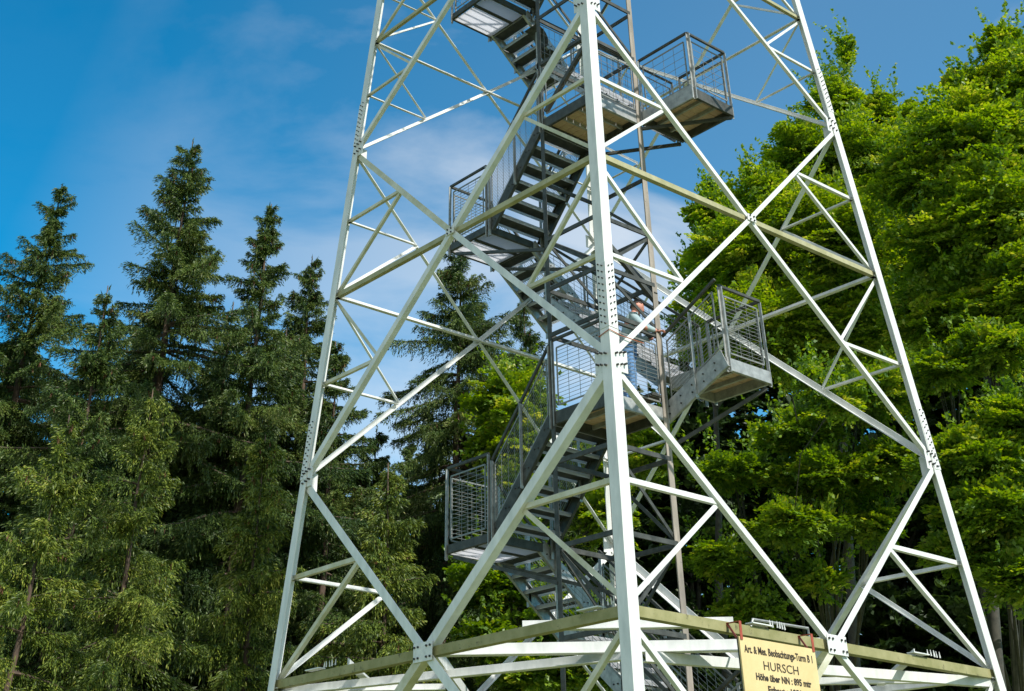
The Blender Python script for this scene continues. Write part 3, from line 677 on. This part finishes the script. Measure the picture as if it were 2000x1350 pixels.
def beech_crown(lobes, seed, n_cl, leaf=.075, per=60):
    """lobes: (x,y,z,rx,ry,rz); flat feathery sprays (side shoots both sides of a bough tip) layered through each lobe"""
    rng = np.random.default_rng(seed); PP = []; TT = []; WW = []; TN = []
    vol = np.array([l[3] * l[4] * l[5] for l in lobes]) ** (2 / 3); vol /= vol.sum(); zl = np.array([0, 0, 1.])
    for (x, y, z, rx, ry, rz), f in zip(lobes, vol):
        n = max(8, int(n_cl * f)); d = unit(rng.normal(size=(n, 3)) * np.array([1, 1, .9]) + np.array([0, 0, .12]))
        rad = rng.uniform(.10, 1.0, n) ** .5 * (1 + .30 * np.sin(d[:, 0] * 5 + seed) * np.sin(d[:, 2] * 6 + d[:, 1] * 4 + seed))
        sz = rng.uniform(.5, 1.15, n) * min(1.15, .45 + rx * .35)
        outd = unit(d * np.array([1, 1, .55]) + rng.normal(size=(n, 3)) * .22 + np.array([0, 0, .16]))
        c = np.array([x, y, z]) + d * rad[:, None] * np.array([rx, ry, rz]) - outd * (sz * .6)[:, None]
        up = unit(zl + outd * -.15 + rng.normal(size=(n, 3)) * .20); sd = unit(np.cross(outd, up)); up = np.cross(sd, outd)
        J = 8; K = 7; ct = rng.normal(size=n) * .15
        u = (np.arange(J)[None, :] + rng.uniform(-.3, .3, (n, J))) / J; side = np.where(rng.random((n, J)) < .5, 1, -1) * 1.0
        for sgn in (1, -1):
            w = np.linspace(.08, 1, K)[None, None, :]; uu = u[..., None]; sl = (.46 * (1 - .62 * uu ** 1.3)) * sz[:, None, None] * rng.uniform(.6, 1.15, (n, J, 1))
            fw = uu * sz[:, None, None] + w * sl * .55; lat = sgn * w * sl; dz = -.20 * uu ** 2 * sz[:, None, None] - .22 * w ** 2 * sl
            pos = c[:, None, None] + outd[:, None, None] * fw[..., None] + sd[:, None, None] * lat[..., None] + up[:, None, None] * dz[..., None] + rng.normal(size=(n, J, K, 3)) * .022
            alt = np.where(np.arange(K) % 2 == 0, 1, -1)[None, None, :, None]
            T = unit(outd[:, None, None] * (.75 + .35 * alt) + sd[:, None, None] * sgn * (.75 - .45 * alt) + rng.normal(size=(n, J, K, 3)) * .28 - zl * .18)
            nn = unit(up[:, None, None] + rng.normal(size=(n, J, K, 3)) * .36); W = unit(np.cross(T, nn))
            PP.append(pos.reshape(-1, 3)); TT.append(T.reshape(-1, 3)); WW.append(W.reshape(-1, 3))
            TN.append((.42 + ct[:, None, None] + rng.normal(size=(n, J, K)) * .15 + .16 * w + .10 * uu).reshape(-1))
    # twiggy shoots that break the outline
    for (x, y, z, rx, ry, rz) in lobes:
        ns = int(10 + 9 * rx); d = unit(rng.normal(size=(ns, 3)) + np.array([0, 0, .5])); o = np.array([x, y, z]) + d * np.array([rx, ry, rz]) * rng.uniform(.75, .98, (ns, 1))
        g = unit(d * .6 + np.array([0, 0, .55]) + rng.normal(size=(ns, 3)) * .3); ln = rng.uniform(.35, 1.05, ns); k = 34
        u = rng.uniform(0, 1, (ns, k)); pos = o[:, None] + g[:, None] * (u * ln[:, None])[..., None] + rng.normal(size=(ns, k, 3)) * (.085 * (1.1 - u))[..., None]
        T = unit(g[:, None] * .5 + rng.normal(size=(ns, k, 3)) * .7); W = unit(np.cross(T, unit(rng.normal(size=(ns, k, 3)) * .6 + np.array([0, 0, 1.]))))
        PP.append(pos.reshape(-1, 3)); TT.append(T.reshape(-1, 3)); WW.append(W.reshape(-1, 3)); TN.append(np.clip(.5 + rng.normal(size=ns * k) * .2, 0, 1))
    P = np.concatenate(PP); n = len(P); hl = rng.uniform(.7, 1.25, n) * leaf; 
    return P, np.concatenate(TT), np.concatenate(WW), hl, hl * rng.uniform(.5, .68, n), np.concatenate(TN)
def at(px, py, D):
    r = ray(px, py); h = math.hypot(r.x, r.y); return V((CAM.x + D * r.x / h, CAM.y + D * r.y / h, CAM.z + D * r.z / h))
def beech(base_px, D, lobes_px, seed, label, n_cl=1500, leaf=.062, per=75, m='leaves', cat='tree', group='broadleaf trees behind the tower', tr=.15, name='beech_tree', base_d=0):
    """lobes_px: (px,py,dD,rpx,rpy) crown lobes where they stand; radii in picture px turned into metres"""
    b = at(base_px, 1350, D + base_d); e = empty(name, (b.x, b.y, GZ), label=label, cat=cat, group=group)
    L_ = []
    for (px, py, dD, rp, rq) in lobes_px:
        c = at(px, py, D + dD); dist = (c - CAM).dot(F_); s = dist / 2448.93
        L_.append((c.x - b.x, c.y - b.y, c.z - GZ, rp * s, rp * s, rq * s * 1.05))
    top = max(L_, key=lambda l: l[2] + l[5]); Ht = top[2] + top[5] * .6
    tk = MB(); k = 9; rr = np.random.default_rng(seed)
    path = [V((top[0] * (i / k) ** 1.5 + rr.normal() * .05, top[1] * (i / k) ** 1.5 + rr.normal() * .05, Ht * i / k)) for i in range(k + 1)]; path[0] = V((0, 0, 0))
    tk.tube(path, [tr * (1 - .9 * i / k) + .01 for i in range(k + 1)], 10); tk.build('trunk', M['bark_beech'], e, smooth=True)
    lb = MB()
    for l in L_:
        c = V(l[:3]); small = l[3] < .45; zi = max(.15, min(.8, (c.z - c.xy.length * .6) / Ht)); p0 = path[int(zi * k)]
        if small: p0 = min((V(q[:3]) for q in L_ if q[3] >= .45), key=lambda q: (q - c).length)
        mid = p0.lerp(c, .5) + V((rr.normal() * .2, rr.normal() * .2, .2)); rl = .012 if small else .03 + .03 * l[3]
        lb.tube([p0, mid, c], [rl, rl * .7, rl * .35], 6)
        for _ in range(9):
            d = V(rr.normal(size=3)).normalized(); q = c + V((d.x * l[3], d.y * l[4], d.z * l[5])) * .85
            lb.tube([mid.lerp(c, rr.uniform(.2, 1)), c.lerp(q, .5) + V((0, 0, .1)), q], [rl * .35, rl * .2, .006], 4, cap=False)
    lb.build('limbs', M['bark_beech'], e)
    quads_mesh('foliage', *beech_crown(L_, seed, n_cl, leaf, per), M[m], e)
    return e
# the three big trees that make the right skyline
beech(1640, 33, [(1655, 110, 0, 14, 50), (1635, 200, 0, 48, 60), (1725, 215, .5, 32, 42), (1780, 250, .5, 32, 50), (1570, 300, -.5, 75, 50), (1690, 320, 0, 110, 70), (1490, 380, -1, 70, 50), (1610, 480, -.5, 160, 110), (1440, 500, -1, 90, 80), (1750, 480, 1, 90, 90), (1500, 640, -1, 130, 80), (1650, 640, 0, 130, 90)], 101,
      'tall bright green broadleaf tree with a spiky double top behind the right tower leg', n_cl=2700, leaf=.056)
beech(1900, 29, [(1960, 90, 0, 40, 40), (1895, 180, 0, 50, 45), (1990, 170, 0, 90, 70), (1835, 265, 0, 45, 40), (1920, 290, .3, 150, 90), (1800, 350, 0, 90, 70), (1960, 420, 0, 140, 100), (1850, 470, 0, 100, 60), (2040, 560, 0, 120, 120), (1930, 590, .5, 120, 90), (1830, 620, 1, 90, 70)], 102,
      'broad yellow green tree reaching up at the right picture edge', n_cl=2500, leaf=.058)
beech(1400, 36, [(1400, 420, 0, 50, 60), (1390, 540, 0, 60, 80), (1370, 640, 0, 60, 60), (1450, 640, 0, 80, 70), (1560, 560, 1, 90, 90)], 103,
      'leafy tree at the left end of the broadleaf skyline, seen between the crossed right braces', n_cl=1100)
beech(1560, 27.5, [(1560, 840, 0, 80, 24), (1680, 770, 0, 100, 34), (1620, 930, .5, 110, 28), (1430, 920, 0, 70, 22), (1740, 900, .5, 60, 36), (1550, 1020, 0, 90, 26), (1410, 1090, .5, 60, 24), (1700, 1020, 1, 60, 26), (1460, 1190, 1, 60, 24), (1600, 1130, 1, 50, 20), (1640, 780, -5.2, 42, 22), (1590, 745, -5, 26, 16)], 104,
      'lower tree with layered sunlit boughs behind the right tower face', n_cl=1000, leaf=.052, base_d=9, m='leaves_mid')
beech(1930, 26.5, [(1900, 900, 0, 100, 45), (1990, 820, 0, 80, 45), (1960, 1000, 0, 110, 45), (1880, 1080, .5, 70, 36), (1990, 1120, 0, 70, 45), (1850, 720, 1, 60, 30), (1940, 680, 1, 70, 30)], 105,
      'lower tree with bright bough tips right of the right tower leg', n_cl=1000, leaf=.052, base_d=9, m='leaves_mid')
beech(1010, 32, [(1000, 790, 0, 75, 70), (1045, 870, 0, 70, 60), (970, 870, 0, 50, 50), (1150, 880, 0, 50, 60), (1010, 960, 0, 60, 50), (1180, 1000, 0, 60, 60), (1260, 880, 1, 70, 60)], 106,
      'fresh yellow green sapling seen through the stair tower', n_cl=800)
beech(1010, 30, [(960, 1130, 0, 70, 45), (1020, 1060, 0, 45, 45), (1060, 1180, 0, 60, 40), (960, 1240, 0, 60, 30), (1180, 1280, 0, 90, 50), (1040, 1310, 0, 90, 40)], 107,
      'leafy green bush behind the lowest left landing', n_cl=700, cat='bush', name='bush', m='leaves_mid')
# trees farther back that close the wood, forest shade put into their leaf colour
FO = [('far', 1), ('far', 2), ('far', 3), ('far', 4), ('far', 0), ('farthest', 4), ('farthest', 5), ('farthest', 6), ('farthest', 3), ('farthest', 2), ('farthest', 1), ('farthest', 0)]
for i, (px, D, L0) in enumerate(((1330, 46, [(1320, 900, 0, 140, 120), (1400, 800, 0, 130, 90), (1260, 1000, 0, 120, 120), (1350, 1120, 0, 150, 130), (1280, 1290, 0, 150, 90), (1400, 700, 0, 80, 90), (1350, 1420, 0, 200, 90)]),
                                 (1560, 48, [(1560, 760, 0, 150, 150), (1560, 1000, 0, 180, 150), (1520, 1250, 0, 180, 120), (1500, 560, 0, 100, 90), (1600, 1420, 0, 200, 90)]),
                                 (1760, 47, [(1760, 800, 0, 140, 130), (1780, 1050, 0, 180, 150), (1740, 1260, 0, 180, 110), (1700, 620, 0, 120, 90), (1800, 1420, 0, 200, 90)]),
                                 (1980, 46, [(1960, 760, 0, 130, 110), (1970, 1000, 0, 170, 150), (1960, 1250, 0, 180, 120), (2000, 1420, 0, 200, 90)]),
                                 (1120, 50, [(1120, 1050, 0, 140, 120), (1100, 1270, 0, 170, 100), (1100, 1420, 0, 200, 90)]),
                                 (1450, 60, [(1380, 1000, 0, 160, 160), (1500, 1150, 0, 200, 150), (1400, 1330, 0, 230, 110)]),
                                 (1700, 62, [(1650, 1000, 0, 170, 160), (1720, 1150, 0, 200, 150), (1700, 1330, 0, 230, 110)]),
                                 (1940, 61, [(1920, 980, 0, 170, 160), (1940, 1150, 0, 200, 150), (1950, 1330, 0, 230, 110)]),
                                 (1200, 62, [(1200, 1150, 0, 170, 130), (1180, 1330, 0, 230, 110)]),
                                 (900, 62, [(900, 1150, 0, 200, 130), (880, 1330, 0, 250, 110)]),
                                 (560, 62, [(560, 1050, 0, 200, 150), (560, 1300, 0, 280, 130)]),
                                 (200, 62, [(200, 1050, 0, 230, 150), (200, 1300, 0, 300, 130)]))):
    beech(px, D, L0, 120 + i, 'broadleaf tree coloured dark for shade, %s from the left in the %s row of the wood' % (ORD[FO[i][1]], FO[i][0]), n_cl=620, leaf=.15, per=60, m='leaves_shade', group='far row broadleaf trees', tr=.14)
